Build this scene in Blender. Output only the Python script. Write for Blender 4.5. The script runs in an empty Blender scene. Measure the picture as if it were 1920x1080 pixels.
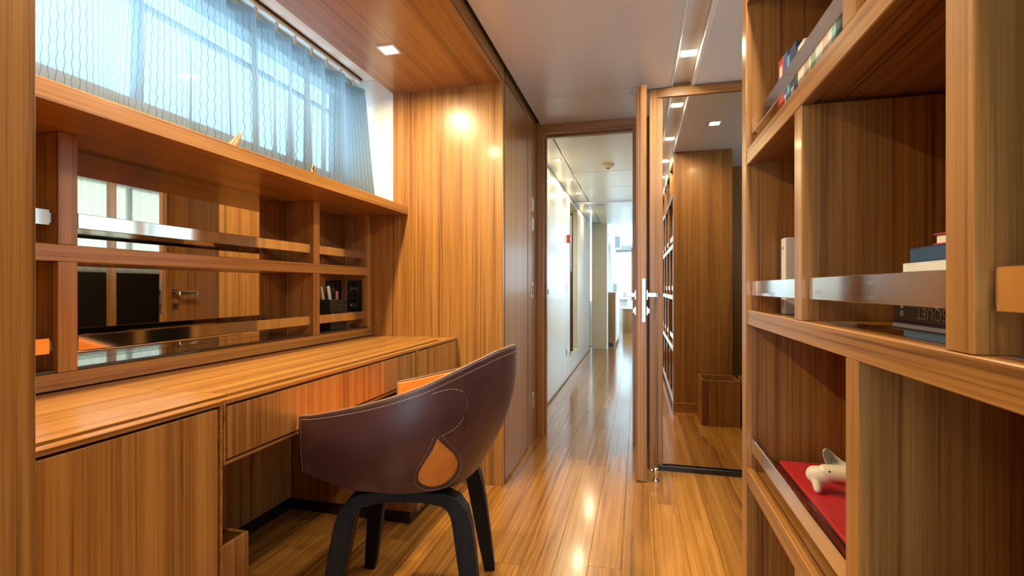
import bpy, bmesh, math, random
from mathutils import Vector, Matrix
random.seed(7)
scene = bpy.context.scene
COL = scene.collection
PI = math.pi

# ------------------------------------------------------------------ camera, world, exposure
FPX = 930.0
YAW = math.atan(235.0 / FPX)
cam_d = bpy.data.cameras.new('camera')
cam_d.sensor_width = 36.0
cam_d.lens = 36.0 * FPX / 1920.0
cam_d.clip_start = 0.01
cam = bpy.data.objects.new('camera', cam_d)
COL.objects.link(cam)
cam.location = (0, 0, 1.0)
cam.rotation_euler = (PI / 2, 0, YAW)
scene.camera = cam

world = bpy.data.worlds.new('daylight')
scene.world = world
world.use_nodes = True
bg = world.node_tree.nodes['Background']
bg.inputs[0].default_value = (0.66, 0.86, 1.0, 1)
bg.inputs[1].default_value = 7.0

scene.view_settings.view_transform = 'Standard'
scene.view_settings.look = 'None'
scene.view_settings.gamma = 1.0
scene.view_settings.use_curve_mapping = False
scene.view_settings.exposure = 0.08

WARM = (1.0, 0.80, 0.42)
SOFTWARM = (1.0, 0.84, 0.54)
P_SOFFIT, P_CHANNEL, P_HALL = 18.5, 8.0, 4.4

def portal(name, loc, rot, sx, sy):
    l = bpy.data.lights.new(name, 'AREA')
    l.shape = 'RECTANGLE'; l.size = sx; l.size_y = sy
    l.cycles.is_portal = True
    o = bpy.data.objects.new(name, l); COL.objects.link(o)
    o.location = loc; o.rotation_euler = rot
    return o
portal('daylight_portal_port', (-1.56, 1.35, 1.79), (0, -PI / 2, 0), 0.42, 2.0)
portal('daylight_portal_aft', (-0.18, -1.87, 1.065), (PI / 2, 0, 0), 0.92, 1.97)
portal('daylight_portal_starboard', (1.67, 2.0, 1.575), (0, PI / 2, 0), 0.75, 1.5)
portal('daylight_portal_saloon_starboard', (1.76, 11.35, 1.13), (0, PI / 2, 0), 1.97, 5.7)
portal('daylight_portal_saloon_port', (-0.92, 11.2, 1.4), (0, -PI / 2, 0), 1.3, 4.8)

portal('daylight_portal_corridor', (0.14, 5.5, 1.225), (0, PI / 2, 0), 0.55, 1.6)
portal('daylight_portal_saloon_forward', (0.44, 14.49, 1.35), (-PI / 2, 0, 0), 2.12, 1.3)

# ------------------------------------------------------------------ materials
def mat(name):
    m = bpy.data.materials.new(name); m.use_nodes = True
    return m, m.node_tree.nodes, m.node_tree.links, m.node_tree.nodes['Principled BSDF']

def plain(name, col, rough=0.5, metal=0.0, spec=0.5, coat=0.0, noise=0.06, nscale=30.0, bump=0.0):
    m, N, L, b = mat(name)
    tc = N.new('ShaderNodeTexCoord'); n = N.new('ShaderNodeTexNoise')
    n.inputs['Scale'].default_value = nscale; n.inputs['Detail'].default_value = 3
    L.new(tc.outputs['Object'], n.inputs['Vector'])
    r = N.new('ShaderNodeValToRGB')
    lo = [max(0, c * (1 - noise)) for c in col]; hi = [min(1, c * (1 + noise)) for c in col]
    r.color_ramp.elements[0].position = 0.3; r.color_ramp.elements[1].position = 0.7
    r.color_ramp.elements[0].color = (*lo, 1); r.color_ramp.elements[1].color = (*hi, 1)
    L.new(n.outputs['Fac'], r.inputs['Fac']); L.new(r.outputs['Color'], b.inputs['Base Color'])
    b.inputs['Roughness'].default_value = rough; b.inputs['Metallic'].default_value = metal
    b.inputs['Specular IOR Level'].default_value = spec
    b.inputs['Coat Weight'].default_value = coat; b.inputs['Coat Roughness'].default_value = 0.1
    if bump:
        bp = N.new('ShaderNodeBump'); bp.inputs['Strength'].default_value = bump; bp.inputs['Distance'].default_value = 0.002
        L.new(n.outputs['Fac'], bp.inputs['Height']); L.new(bp.outputs['Normal'], b.inputs['Normal'])
    return m

def wood(name, axis, dark, mid, light, rough=0.32, coat=0.15, fine=190.0, band=30.0, wav=0.0, coat_r=0.12, tone=0.0, spec=0.5, bump=0.05, along=1.3):
    """straight grained veneer; axis = direction of the grain"""
    m, N, L, b = mat(name)
    tc = N.new('ShaderNodeTexCoord'); oi = N.new('ShaderNodeObjectInfo')
    mul = N.new('ShaderNodeMath'); mul.operation = 'MULTIPLY'; mul.inputs[1].default_value = 37.0
    L.new(oi.outputs['Random'], mul.inputs[0])
    add = N.new('ShaderNodeVectorMath'); add.operation = 'ADD'
    L.new(tc.outputs['Object'], add.inputs[0]); L.new(mul.outputs[0], add.inputs[1])
    vec = add.outputs[0]
    if wav:
        wn = N.new('ShaderNodeTexNoise'); wn.inputs['Scale'].default_value = 2.2; wn.inputs['Detail'].default_value = 1
        L.new(vec, wn.inputs['Vector'])
        sc = N.new('ShaderNodeVectorMath'); sc.operation = 'SCALE'; sc.inputs['Scale'].default_value = wav
        L.new(wn.outputs['Color'], sc.inputs[0])
        ad2 = N.new('ShaderNodeVectorMath'); ad2.operation = 'ADD'
        L.new(vec, ad2.inputs[0]); L.new(sc.outputs[0], ad2.inputs[1]); vec = ad2.outputs[0]
    def nz(across, along, detail, rough_):
        mp = N.new('ShaderNodeMapping'); s = [across] * 3; s['xyz'.index(axis)] = along
        mp.inputs['Scale'].default_value = s
        L.new(vec, mp.inputs['Vector'])
        n = N.new('ShaderNodeTexNoise'); n.inputs['Scale'].default_value = 1.0
        n.inputs['Detail'].default_value = detail; n.inputs['Roughness'].default_value = rough_
        L.new(mp.outputs[0], n.inputs['Vector']); return n.outputs['Fac']
    f1 = nz(fine, along, 2, 0.55); f2 = nz(band, 0.45, 2, 0.5); f3 = nz(fine * 4.5, 9.0, 1, 0.5)
    mx = N.new('ShaderNodeMix'); mx.data_type = 'FLOAT'; mx.inputs[0].default_value = 0.45
    L.new(f1, mx.inputs[2]); L.new(f2, mx.inputs[3])
    mx2 = N.new('ShaderNodeMix'); mx2.data_type = 'FLOAT'; mx2.inputs[0].default_value = 0.16
    L.new(mx.outputs[0], mx2.inputs[2]); L.new(f3, mx2.inputs[3])
    r = N.new('ShaderNodeValToRGB'); e = r.color_ramp.elements
    e[0].position = 0.35; e[0].color = (*dark, 1); e[1].position = 0.65; e[1].color = (*light, 1)
    k = e.new(0.48); k.color = (*mid, 1)
    L.new(mx2.outputs[0], r.inputs['Fac'])
    col = r.outputs['Color']
    if tone:
        hs = N.new('ShaderNodeHueSaturation')
        mr = N.new('ShaderNodeMapRange'); mr.inputs['To Min'].default_value = 1 - tone; mr.inputs['To Max'].default_value = 1 + tone
        L.new(oi.outputs['Random'], mr.inputs['Value']); L.new(mr.outputs[0], hs.inputs['Value'])
        L.new(col, hs.inputs['Color']); col = hs.outputs['Color']
    L.new(col, b.inputs['Base Color'])
    b.inputs['Roughness'].default_value = rough
    b.inputs['Specular IOR Level'].default_value = spec
    b.inputs['Coat Weight'].default_value = coat; b.inputs['Coat Roughness'].default_value = coat_r
    bp = N.new('ShaderNodeBump'); bp.inputs['Strength'].default_value = bump; bp.inputs['Distance'].default_value = 0.001
    L.new(f1, bp.inputs['Height']); L.new(bp.outputs['Normal'], b.inputs['Normal'])
    return m

WD, WM, WL = (0.118, 0.043, 0.010), (0.298, 0.126, 0.029), (0.435, 0.206, 0.056)
WOOD = {a: wood('teak_veneer_' + a, a, WD, WM, WL) for a in 'xyz'}
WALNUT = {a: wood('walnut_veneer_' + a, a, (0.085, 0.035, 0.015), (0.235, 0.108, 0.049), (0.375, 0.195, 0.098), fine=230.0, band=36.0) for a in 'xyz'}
FLOORW = wood('teak_floor', 'y', (0.15, 0.052, 0.010), (0.34, 0.140, 0.026), (0.48, 0.228, 0.050), rough=0.20, coat=0.5, bump=0.0,
              fine=150.0, band=34.0, wav=0.016, coat_r=0.12, along=0.5, tone=0.16)
BLACKWOOD = wood('black_stained_ash', 'z', (0.004, 0.0035, 0.0035), (0.008, 0.007, 0.007), (0.015, 0.012, 0.012), rough=0.55, coat=0.0, spec=0.2)
M = {}
M['ceil'] = plain('ceiling_lacquer', (0.68, 0.68, 0.69), 0.30, noise=0.02, nscale=4, coat=0.1)
M['white'] = plain('white_lacquer', (0.80, 0.80, 0.78), 0.25, noise=0.02, nscale=4, coat=0.2)
M['recess'] = plain('white_recess_paint', (0.82, 0.83, 0.80), 0.55, noise=0.02, nscale=4)
M['beige'] = plain('beige_leather_wall', (0.66, 0.59, 0.46), 0.5, noise=0.04, nscale=12)
M['black'] = plain('black_plinth', (0.012, 0.011, 0.011), 0.25)
M['gap'] = plain('dark_gap', (0.02, 0.012, 0.008), 0.7)
M['darkglass'] = plain('black_glass', (0.010, 0.011, 0.011), 0.05, coat=0.5)
M['chrome'] = plain('polished_steel', (0.80, 0.78, 0.76), 0.06, metal=1.0, noise=0.01)
M['satin'] = plain('brushed_steel', (0.66, 0.65, 0.64), 0.28, metal=1.0, noise=0.04, nscale=90)
M['mirror'] = plain('clear_mirror', (0.56, 0.50, 0.41), 0.012, metal=1.0, noise=0.005)
M['bronze'] = plain('bronze_mirror', (0.66, 0.61, 0.52), 0.012, metal=1.0, noise=0.005)
M['leather'] = plain('burgundy_leather', (0.062, 0.023, 0.025), 0.42, noise=0.16, nscale=14, bump=0.05)
M['orange'] = plain('orange_leather', (0.70, 0.25, 0.040), 0.42, noise=0.06, nscale=18, bump=0.05)
M['thread'] = plain('cream_thread', (0.42, 0.31, 0.24), 0.7)
M['tan'] = plain('tan_leather_edge', (0.24, 0.15, 0.12), 0.5)
M['blackleather'] = plain('black_leather', (0.014, 0.013, 0.014), 0.45, bump=0.2, nscale=140)
M['blackplastic'] = plain('black_plastic', (0.010, 0.010, 0.011), 0.22)
M['whiteplastic'] = plain('white_plastic', (0.78, 0.78, 0.76), 0.35, noise=0.02)
M['paper'] = plain('paper', (0.78, 0.76, 0.72), 0.8, noise=0.05, nscale=200)
M['bone'] = plain('ivory_ceramic', (0.78, 0.70, 0.60), 0.35, noise=0.05)
M['brass'] = plain('brass', (0.62, 0.43, 0.17), 0.2, metal=1.0)
M['horn'] = plain('horn', (0.16, 0.085, 0.045), 0.35, noise=0.5, nscale=25)
M['red'] = plain('red_cloth', (0.52, 0.022, 0.030), 0.5, noise=0.04)
M['redplastic'] = plain('red_plastic', (0.45, 0.03, 0.03), 0.3)
M['darklac'] = plain('dark_lacquer', (0.014, 0.012, 0.013), 0.3)
M['cream'] = plain('cream_plastic', (0.70, 0.58, 0.40), 0.45)
M['grey'] = plain('grey_paint', (0.30, 0.32, 0.34), 0.5)
M['sofa'] = plain('pale_fabric', (0.55, 0.53, 0.50), 0.9)

def emissive(name, col, s):
    m, N, L, b = mat(name)
    b.inputs['Base Color'].default_value = (0.8, 0.8, 0.8, 1)
    b.inputs['Emission Color'].default_value = (*col, 1); b.inputs['Emission Strength'].default_value = s
    return m
M['lamp'] = emissive('lamp_lens', (1.0, 0.86, 0.66), 14.0)

def glass_mat(name='window_glass', tint=(0.92, 0.97, 0.98, 1)):
    m, N, L, b = mat(name)
    out = N['Material Output']
    t = N.new('ShaderNodeBsdfTransparent'); g = N.new('ShaderNodeBsdfGlossy'); g.inputs['Roughness'].default_value = 0.02
    t.inputs['Color'].default_value = tint
    mx = N.new('ShaderNodeMixShader'); mx.inputs[0].default_value = 0.06
    L.new(t.outputs[0], mx.inputs[1]); L.new(g.outputs[0], mx.inputs[2]); L.new(mx.outputs[0], out.inputs['Surface'])
    return m
M['glass'] = glass_mat()
M['tinted'] = glass_mat('tinted_window_glass', (0.76, 0.92, 0.98, 1))

def curtain_mat(name, lines=True, dens=0.86, cloth=(0.27, 0.285, 0.29, 1)):
    m, N, L, b = mat(name)
    out = N['Material Output']
    tr = N.new('ShaderNodeBsdfTransparent'); tl = N.new('ShaderNodeBsdfTranslucent'); df = N.new('ShaderNodeBsdfDiffuse')
    a = N.new('ShaderNodeMixShader'); a.inputs[0].default_value = 0.10
    L.new(tl.outputs[0], a.inputs[1]); L.new(df.outputs[0], a.inputs[2])
    fin = N.new('ShaderNodeMixShader'); fin.inputs[0].default_value = dens
    L.new(tr.outputs[0], fin.inputs[1]); L.new(a.outputs[0], fin.inputs[2])
    L.new(fin.outputs[0], out.inputs['Surface'])
    if not lines:
        tl.inputs['Color'].default_value = cloth; df.inputs['Color'].default_value = cloth
        return m
    uv = N.new('ShaderNodeUVMap'); sp = N.new('ShaderNodeSeparateXYZ'); L.new(uv.outputs[0], sp.inputs[0])
    def math_(op, x, y=None, z=None):
        n = N.new('ShaderNodeMath'); n.operation = op
        for i, v in enumerate((x, y, z)):
            if v is None: continue
            if isinstance(v, (int, float)): n.inputs[i].default_value = v
            else: L.new(v, n.inputs[i])
        return n.outputs[0]
    t = math_('MULTIPLY', sp.outputs[0], 1.0 / 0.0185)          # a thread about every centimetre of cloth
    w = math_('MULTIPLY', math_('SINE', math_('MULTIPLY', sp.outputs[1], 2 * PI / 0.046)), 0.105)
    def dist(tt, off):                                          # distance to the nearest even / odd thread
        return math_('PINGPONG', math_('ADD', tt, off), 1.0)
    d1 = dist(math_('SUBTRACT', t, w), 0.0); d2 = dist(math_('ADD', t, w), 1.0)
    d = math_('MINIMUM', d1, d2)
    line = math_('LESS_THAN', d, 0.056)
    mc = N.new('ShaderNodeMix'); mc.data_type = 'RGBA'
    mc.inputs[6].default_value = cloth; mc.inputs[7].default_value = (0.12, 0.15, 0.24, 1)
    L.new(line, mc.inputs[0])
    L.new(mc.outputs[2], tl.inputs['Color']); L.new(mc.outputs[2], df.inputs['Color'])
    L.new(math_('ADD', dens, math_('MULTIPLY', line, 0.97 - dens)), fin.inputs[0])
    return m
M['curtain'] = curtain_mat('sheer_curtain')
M['blind'] = curtain_mat('pale_blind', False, 0.86, (0.55, 0.58, 0.60, 1))
M['sheer'] = curtain_mat('plain_sheer', False, 0.60, (0.62, 0.63, 0.63, 1))

# ------------------------------------------------------------------ helpers
ORG = {}
def org(p):
    return ORG.get(p.name, Vector((0, 0, 0))) if p else Vector((0, 0, 0))

def thing(name, label, cat, loc=(0, 0, 0), rotz=0.0, group=None):
    o = bpy.data.objects.new(name, None); COL.objects.link(o)
    o.location = loc; o.rotation_euler = (0, 0, rotz); o.empty_display_size = 0.05
    o['label'] = label; o['category'] = cat
    if group: o['group'] = group
    ORG[o.name] = Vector(loc)
    return o

def tag(o, label, cat, group=None):
    o['label'] = label; o['category'] = cat
    if group: o['group'] = group
    return o

def struct(o, label=None):
    o['kind'] = 'structure'
    if label: o['label'] = label
    return o

def link(name, bm, m, parent=None, smooth=False, local=False, base=None):
    """bm holds world coordinates (or the parent's local ones when local=True)"""
    me = bpy.data.meshes.new(name)
    shift = Vector((0, 0, 0))
    if not local and parent: shift = org(parent)
    if base is not None: shift = Vector(base)
    if shift.length: bmesh.ops.translate(bm, vec=-shift, verts=bm.verts)
    bmesh.ops.recalc_face_normals(bm, faces=bm.faces)
    bm.to_mesh(me); bm.free()
    if smooth:
        for p in me.polygons: p.use_smooth = True
    o = bpy.data.objects.new(name, me); COL.objects.link(o)
    me.materials.append(m)
    if parent:
        o.parent = parent; ORG[o.name] = org(parent)
    elif base is not None:
        o.location = base; ORG[o.name] = Vector(base)
    return o

def add_box(bm, x0, x1, y0, y1, z0, z1, bev=0.0, seg=1):
    g = bmesh.ops.create_cube(bm, size=1.0)
    vs = g['verts']
    bmesh.ops.scale(bm, vec=(abs(x1 - x0), abs(y1 - y0), abs(z1 - z0)), verts=vs)
    bmesh.ops.translate(bm, vec=((x0 + x1) / 2, (y0 + y1) / 2, (z0 + z1) / 2), verts=vs)
    if bev > 0:
        bev = min(bev, 0.45 * min(abs(x1 - x0), abs(y1 - y0), abs(z1 - z0)))
        es = list({e for v in vs for e in v.link_edges})
        bmesh.ops.bevel(bm, geom=es, offset=bev, segments=seg, affect='EDGES', profile=0.5)

def box(name, x0, x1, y0, y1, z0, z1, m, parent=None, bev=0.0012, seg=1, base=None, local=False):
    bm = bmesh.new(); add_box(bm, x0, x1, y0, y1, z0, z1, bev, seg)
    if parent is None and base is None:
        base = ((x0 + x1) / 2, (y0 + y1) / 2, min(z0, z1))
    return link(name, bm, m, parent, base=base, local=local)

def boxes(name, lst, m, parent=None, bev=0.001, base=None, local=False):
    bm = bmesh.new()
    for b in lst: add_box(bm, *b, bev)
    if parent is None and base is None:
        base = ((lst[0][0] + lst[0][1]) / 2, (lst[0][2] + lst[0][3]) / 2, lst[0][4])
    return link(name, bm, m, parent, base=base, local=local)

def frame_of(d):
    d = d.normalized(); up = Vector((0, 0, 1)) if abs(d.z) < 0.95 else Vector((1, 0, 0))
    a = d.cross(up).normalized(); return a, a.cross(d).normalized()

def add_tube(bm, pts, rad, n=10, cap=True):
    pts = [Vector(p) for p in pts]; rings = []
    for i, p in enumerate(pts):
        d = pts[min(i + 1, len(pts) - 1)] - pts[max(i - 1, 0)]
        a, b = frame_of(d); r = rad[i] if isinstance(rad, (list, tuple)) else rad
        rings.append([bm.verts.new(p + (a * math.cos(2 * PI * k / n) + b * math.sin(2 * PI * k / n)) * r) for k in range(n)])
    for q, s in zip(rings, rings[1:]):
        for k in range(n): bm.faces.new((q[k], q[(k + 1) % n], s[(k + 1) % n], s[k]))
    if cap:
        bm.faces.new(rings[0][::-1]); bm.faces.new(rings[-1])

def add_lathe(bm, prof, c, n=24, axis='z'):
    rings = []
    for r, h in prof:
        ring = []
        for k in range(n):
            a = 2 * PI * k / n; u, v = r * math.cos(a), r * math.sin(a)
            p = {'z': (u, v, h), 'y': (u, h, v), 'x': (h, u, v)}[axis]
            ring.append(bm.verts.new(Vector(c) + Vector(p)))
        rings.append(ring)
    for q, s in zip(rings, rings[1:]):
        for k in range(n): bm.faces.new((q[k], q[(k + 1) % n], s[(k + 1) % n], s[k]))
    bm.faces.new(rings[0][::-1]); bm.faces.new(rings[-1])

def sheet(name, f, nu, nv, m, parent=None, thick=0.0, smooth=True, uvf=None, base=None, local=False):
    bm = bmesh.new(); uvl = bm.loops.layers.uv.new('UVMap') if uvf else None
    V = [[bm.verts.new(f(i / nu, j / nv)) for j in range(nv + 1)] for i in range(nu + 1)]
    for i in range(nu):
        for j in range(nv):
            fc = bm.faces.new((V[i][j], V[i + 1][j], V[i + 1][j + 1], V[i][j + 1]))
            if uvl:
                for lp, (a, b) in zip(fc.loops, ((i, j), (i + 1, j), (i + 1, j + 1), (i, j + 1))):
                    lp[uvl].uv = uvf(a / nu, b / nv)
    o = link(name, bm, m, parent, smooth=smooth, base=base, local=local)
    if thick:
        md = o.modifiers.new('thickness', 'SOLIDIFY'); md.thickness = thick; md.offset = 0
    return o

def beam(name, loc, power, parent, size, col, spread):
    l = bpy.data.lights.new(name, 'AREA'); l.energy = power; l.color = col
    l.shape = 'SQUARE'; l.size = size; l.spread = math.radians(spread)
    o = bpy.data.objects.new(name, l); COL.objects.link(o)
    o.location = Vector(loc) - org(parent); o.parent = parent
    return o

def downlight(x, y, z, power, label, group, w=0.042, col=WARM, spread=180):
    """square recessed spot: bezel, inner reflector well, lens; z = ceiling face"""
    t = thing('downlight', label, 'downlight', (x, y, z), group=group)
    bm = bmesh.new()
    for a, b in ((-w, -w + 0.010), (w - 0.010, w)):
        add_box(bm, x + a, x + b, y - w, y + w, z - 0.004, z + 0.012, 0.001)
        add_box(bm, x - w + 0.010, x + w - 0.010, y + a, y + b, z - 0.004, z + 0.012, 0.001)
    link('bezel', bm, M['whiteplastic'], t)
    box('lens', x - w + 0.012, x + w - 0.012, y - w + 0.012, y + w - 0.012, z - 0.0025, z - 0.0004, M['lamp'], t, 0)
    beam('downlight_beam', (x, y, z - 0.0045), power, t, 2 * (w - 0.014), col, spread)
    return t

# ------------------------------------------------------------------ main planes (metres)
XP = -0.657      # face of piers and soffit edge
XD = -0.900      # desk fronts
XH = -1.382      # front of the wall shelf unit
XW = -1.530      # hull side
YN, YF = 0.411, 2.413    # near and far pier
YM = 2.850       # mirror wall
YD = 3.300       # doorway wall
ZC = 2.100       # cabin ceiling
ZS = 2.035       # soffit
XB, XBK = 0.283, 0.725   # bookshelf front and back
YB = 1.486       # bookshelf end
YA = -1.80       # aft wall

# ------------------------------------------------------------------ floor
fl = struct(box('floor', -1.70, 2.6, -1.95, 14.6, -0.06, -0.0155, M['gap'], bev=0))
PW = 0.118
plank_meshes = {}
def plank(ix, y0, y1):
    ln = round(y1 - y0, 2)
    if ln not in plank_meshes:
        bm = bmesh.new(); add_box(bm, -PW / 2 + 0.0004, PW / 2 - 0.0004, -ln / 2 + 0.0004, ln / 2 - 0.0004, -0.015, 0.0, 0.0007)
        bmesh.ops.recalc_face_normals(bm, faces=bm.faces)
        me = bpy.data.meshes.new('plank'); bm.to_mesh(me); bm.free(); me.materials.append(FLOORW)
        plank_meshes[ln] = me
    o = bpy.data.objects.new('plank', plank_meshes[ln]); COL.objects.link(o)
    o.parent = fl
    o.location = Vector((-0.291 + (ix + 0.5) * PW, y0 + ln / 2, 0)) - org(fl)
LENS = (1.2, 1.5, 0.9, 1.35)
for ix in range(-12, 24):
    x = -0.291 + (ix + 0.5) * PW
    y = -1.8 - random.choice((0.0, 0.15, 0.3, 0.45, 0.6))
    y = -2.4 + random.random() * 0.6
    y = round(y, 2)
    while y < 14.4:
        ln = random.choice(LENS); ln = ln if y < 6 else 2.4
        hall = y + ln > YD + 0.1
        if y < 3.4:
            ok = -1.6 < x < 1.62
        elif y < 8.3:
            ok = -0.80 < x < 0.2
        else:
            ok = -0.9 < x < 2.5
        if ok and y + ln > -1.8: plank(ix, y, y + ln)
        y = round(y + ln, 2)

# ------------------------------------------------------------------ ceiling of the cabin
ce = struct(box('ceiling', -1.60, 1.70, -1.95, 3.42, 2.150, 2.20, M['ceil'], bev=0))
for (x0, x1, y0, y1, z) in ((-0.632, 0.172, -1.9, 2.830, ZC), (-0.632, 0.172, 2.836, 3.30, ZC),
                            (0.300, 1.65, -1.9, 2.90, ZC), (0.190, 0.282, -1.9, 2.90, 2.124)):
    box('panel', x0, x1, y0, y1, z, 2.150, M['ceil'], ce, 0.002)
box('cove_lip', 0.282, 0.300, -1.9, 2.90, 2.096, 2.150, M['white'], ce, 0.003)
box('cove_lip', 0.172, 0.190, -1.9, 2.90, 2.102, 2.150, M['ceil'], ce, 0.003)

# soffit over the desk
so = struct(box('ceiling_soffit', -1.265, XP, YN, YF, ZS, 2.120, WOOD['y'], bev=0.002))
box('shadow_gap', XP - 0.02, -0.634, -1.8, 3.28, 2.112, 2.149, M['gap'], so, 0)
box('edge_fascia', XP + 0.0005, XP + 0.006, YN, YF, ZS + 0.012, 2.111, WOOD['y'], so, 0.001)
struct(box('ceiling_window_recess', -1.60, -1.266, YN, YF, 2.122, 2.148, M['recess'], bev=0))

# ------------------------------------------------------------------ piers and hull side
struct(box('wall_pier_far', -1.265, XP, YF, 2.440, 0, ZS + 0.11, WOOD['z'], bev=0.0015))
wn = struct(box('wall_pier_near', -1.60, XP, -1.80, YN, 0, 2.148, WOOD['z'], bev=0.0015))
struct(box('wall_window_return', -1.60, -1.2655, YF, 2.44, 1.432, 2.121, M['recess'], bev=0))
wp = struct(box('wall_port_lower', -1.60, XW - 0.004, YN, 2.44, 0, 1.431, WOOD['z'], bev=0))
wp2 = struct(box('wall_port_sill', -1.60, XW + 0.02, YN, YF, 1.432, 1.588, M['recess'], bev=0.003))
wp3 = struct(box('wall_port_head', -1.60, XW + 0.02, YN, YF, 2.03, 2.121, M['recess'], bev=0.003))
# window in the hull
w1 = struct(box('window_1', -1.590, -1.580, YN, YF, 1.588, 2.03, M['tinted'], bev=0))
for y0, y1 in ((YN, YN + 0.03), (1.26, 1.285), (2.33, 2.41)):
    box('window_frame', -1.60, -1.572, y0, y1, 1.588, 2.03, M['grey'], w1, 0.002)
box('window_frame', -1.60, -1.572, YN, YF, 1.588, 1.60, M['grey'], w1, 0.002)
box('window_frame', -1.60, -1.572, YN, YF, 1.925, 1.94, M['grey'], w1, 0.002)

# curtain with wavy threads
CU = []
yy = YN + 0.01; acc = 0.0
def curt(u, v):
    y = YN + 0.012 + u * (2.372 - YN)
    z = 1.4325 + v * 0.632
    p = u * 13.0 + 0.6 * math.sin(u * 9.0)
    amp = 0.030 + 0.016 * math.sin(u * 23.0) ** 2
    pin = 0.55 + 0.45 * (1 - v) ** 0.6
    x = -1.445 + amp * pin * math.sin(2 * PI * p) + 0.006 * math.sin(5 * p + 3 * v)
    sway = 0.020 * math.sin(11 * u + 1.3) * (1 - v) * math.sin(PI * u)
    flare = 0.045 * max(0, (u - 0.93) / 0.07) ** 1.2 * (1 - v) ** 0.8
    pull = 0.03 * math.exp(-((u - 0.46) / 0.03) ** 2) * v * (1 - v) * 4
    return Vector((x + flare, y + sway + pull * 0.6 + flare * 0.5, z))
cu = thing('sheer_curtain', 'sheer white curtain with wavy threads hanging in the long window above the desk', 'curtain', (-1.445, 1.4, 1.4325))
sheet('cloth', curt, 520, 26, M['curtain'], cu, uvf=lambda u, v: (u * 2.9, v * 0.615))
sheet('header_tape', lambda u, v: curt(u, 0.955 + 0.045 * v) + Vector((0.002, 0, 0.001)), 260, 2, M['sheer'], cu)
ct = thing('curtain_track', 'white curtain track along the recess above the long window', 'curtain track', (-1.45, 1.4, 2.06))
boxes('rail', [(-1.462, -1.436, YN + 0.005, 2.385, 2.098, 2.1215)], M['whiteplastic'], ct)
box('shadow_slot', -1.434, -1.4315, YN + 0.005, 2.385, 2.112, 2.1215, M['gap'], ct, 0)
for k in range(17):
    y = YN + 0.08 + k * 0.1145
    boxes('glide', [(-1.452, -1.444, y - 0.006, y + 0.006, 2.0665, 2.098)], M['whiteplastic'], ct)

# ------------------------------------------------------------------ soffit downlights above the desk; the nearer two are unseen, kept for their light
for k, (y, l) in enumerate(((1.956, 'square white downlight in the wooden soffit above the desk, lit'), (1.22, 'unseen square downlight in the wooden soffit above the middle of the desk'),
                            (0.60, 'unseen square downlight in the wooden soffit beside the near pier'))):
    downlight(-1.046, y, ZS, P_SOFFIT, l, 'downlights in the wooden soffit', spread=175)

# ------------------------------------------------------------------ wall shelf unit over the desk
hu = thing('hutch_shelf', 'teak wall shelf unit with bronze mirror back and steel rails above the desk', 'shelf unit', (-1.45, 1.41, 0.745))
box('top_slab', XW, -1.178, YN, YF - 0.001, 1.387, 1.4315, WOOD['y'], hu)
box('bottom_rail', XH - 0.10, XH, YN + 0.001, YF - 0.001, 0.7490, 0.790, WOOD['y'], hu)
box('middle_shelf', XW + 0.006, XH, YN + 0.001, 2.3597, 1.066, 1.108, WOOD['y'], hu)
for y0, y1 in ((0.911, 0.955), (1.905, 1.949), (2.360, 2.412)):
    for z0, z1 in (((0.7905, 1.0655), (1.1085, 1.3865)) if y0 < 2.3 else ((0.7905, 1.3865),)):
        box('divider', XW + 0.006, XH - 0.001, y0, y1, z0, z1, WOOD['z'], hu)
box('end_panel', XH + 0.0005, -1.2655, 2.4005, YF - 0.001, 0.7455, 1.3865, WOOD['z'], hu)
for y0, y1 in ((YN, 0.9105), (0.9555, 1.9045), (1.9495, 2.3595)):
    big = y0 > 0.95 and y1 < 1.95
    for z0, z1 in ((0.7995, 1.0655), (1.1085, 1.3865)):
        box('back_mirror', XW, XW + 0.005, y0, y1, z0, z1, M['bronze'], hu, 0)
    box('shelf_floor', XW, XH - 0.004, y0, y1, 0.7905, 0.7990, M['darkglass'], hu)
    for z0, z1 in ((0.838, 0.878), (1.153, 1.192)):
        box('fiddle_rail', XH - 0.016, XH - 0.010, y0 + (0.0 if y0 < 0.5 else 0.006), y1 - 0.012, z0, z1, M['chrome'], hu)
        for ya in (y0 + 0.001, y1 - 0.0125):
            box('rail_bracket', XH - 0.024, XH - 0.0165, ya, ya + 0.0118, z0 + 0.006, z1 - 0.006, M['satin'], hu)

# double socket plate on the inside of the unit
sp = thing('socket_plate', 'black double socket plate inside the end of the wall shelf unit', 'socket', (-1.459, 2.359, 0.874))
box('plate', -1.504, -1.414, 2.352, 2.3595, 0.874, 1.040, M['blackplastic'], sp, 0.003, 2)
for z in (0.915, 0.998):
    bm = bmesh.new(); add_lathe(bm, [(0.024, 0.0), (0.027, -0.004), (0.025, -0.006), (0.021, -0.004), (0.020, -0.001)], (-1.459, 2.352, z), 24, 'y')
    s_ = link('socket', bm, M['blackplastic'], sp, True)
    boxes('pin_hole', [(-1.469, -1.464, 2.3475, 2.3505, z - 0.003, z + 0.003), (-1.454, -1.449, 2.3475, 2.3505, z - 0.003, z + 0.003)], M['satin'], s_)

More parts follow.
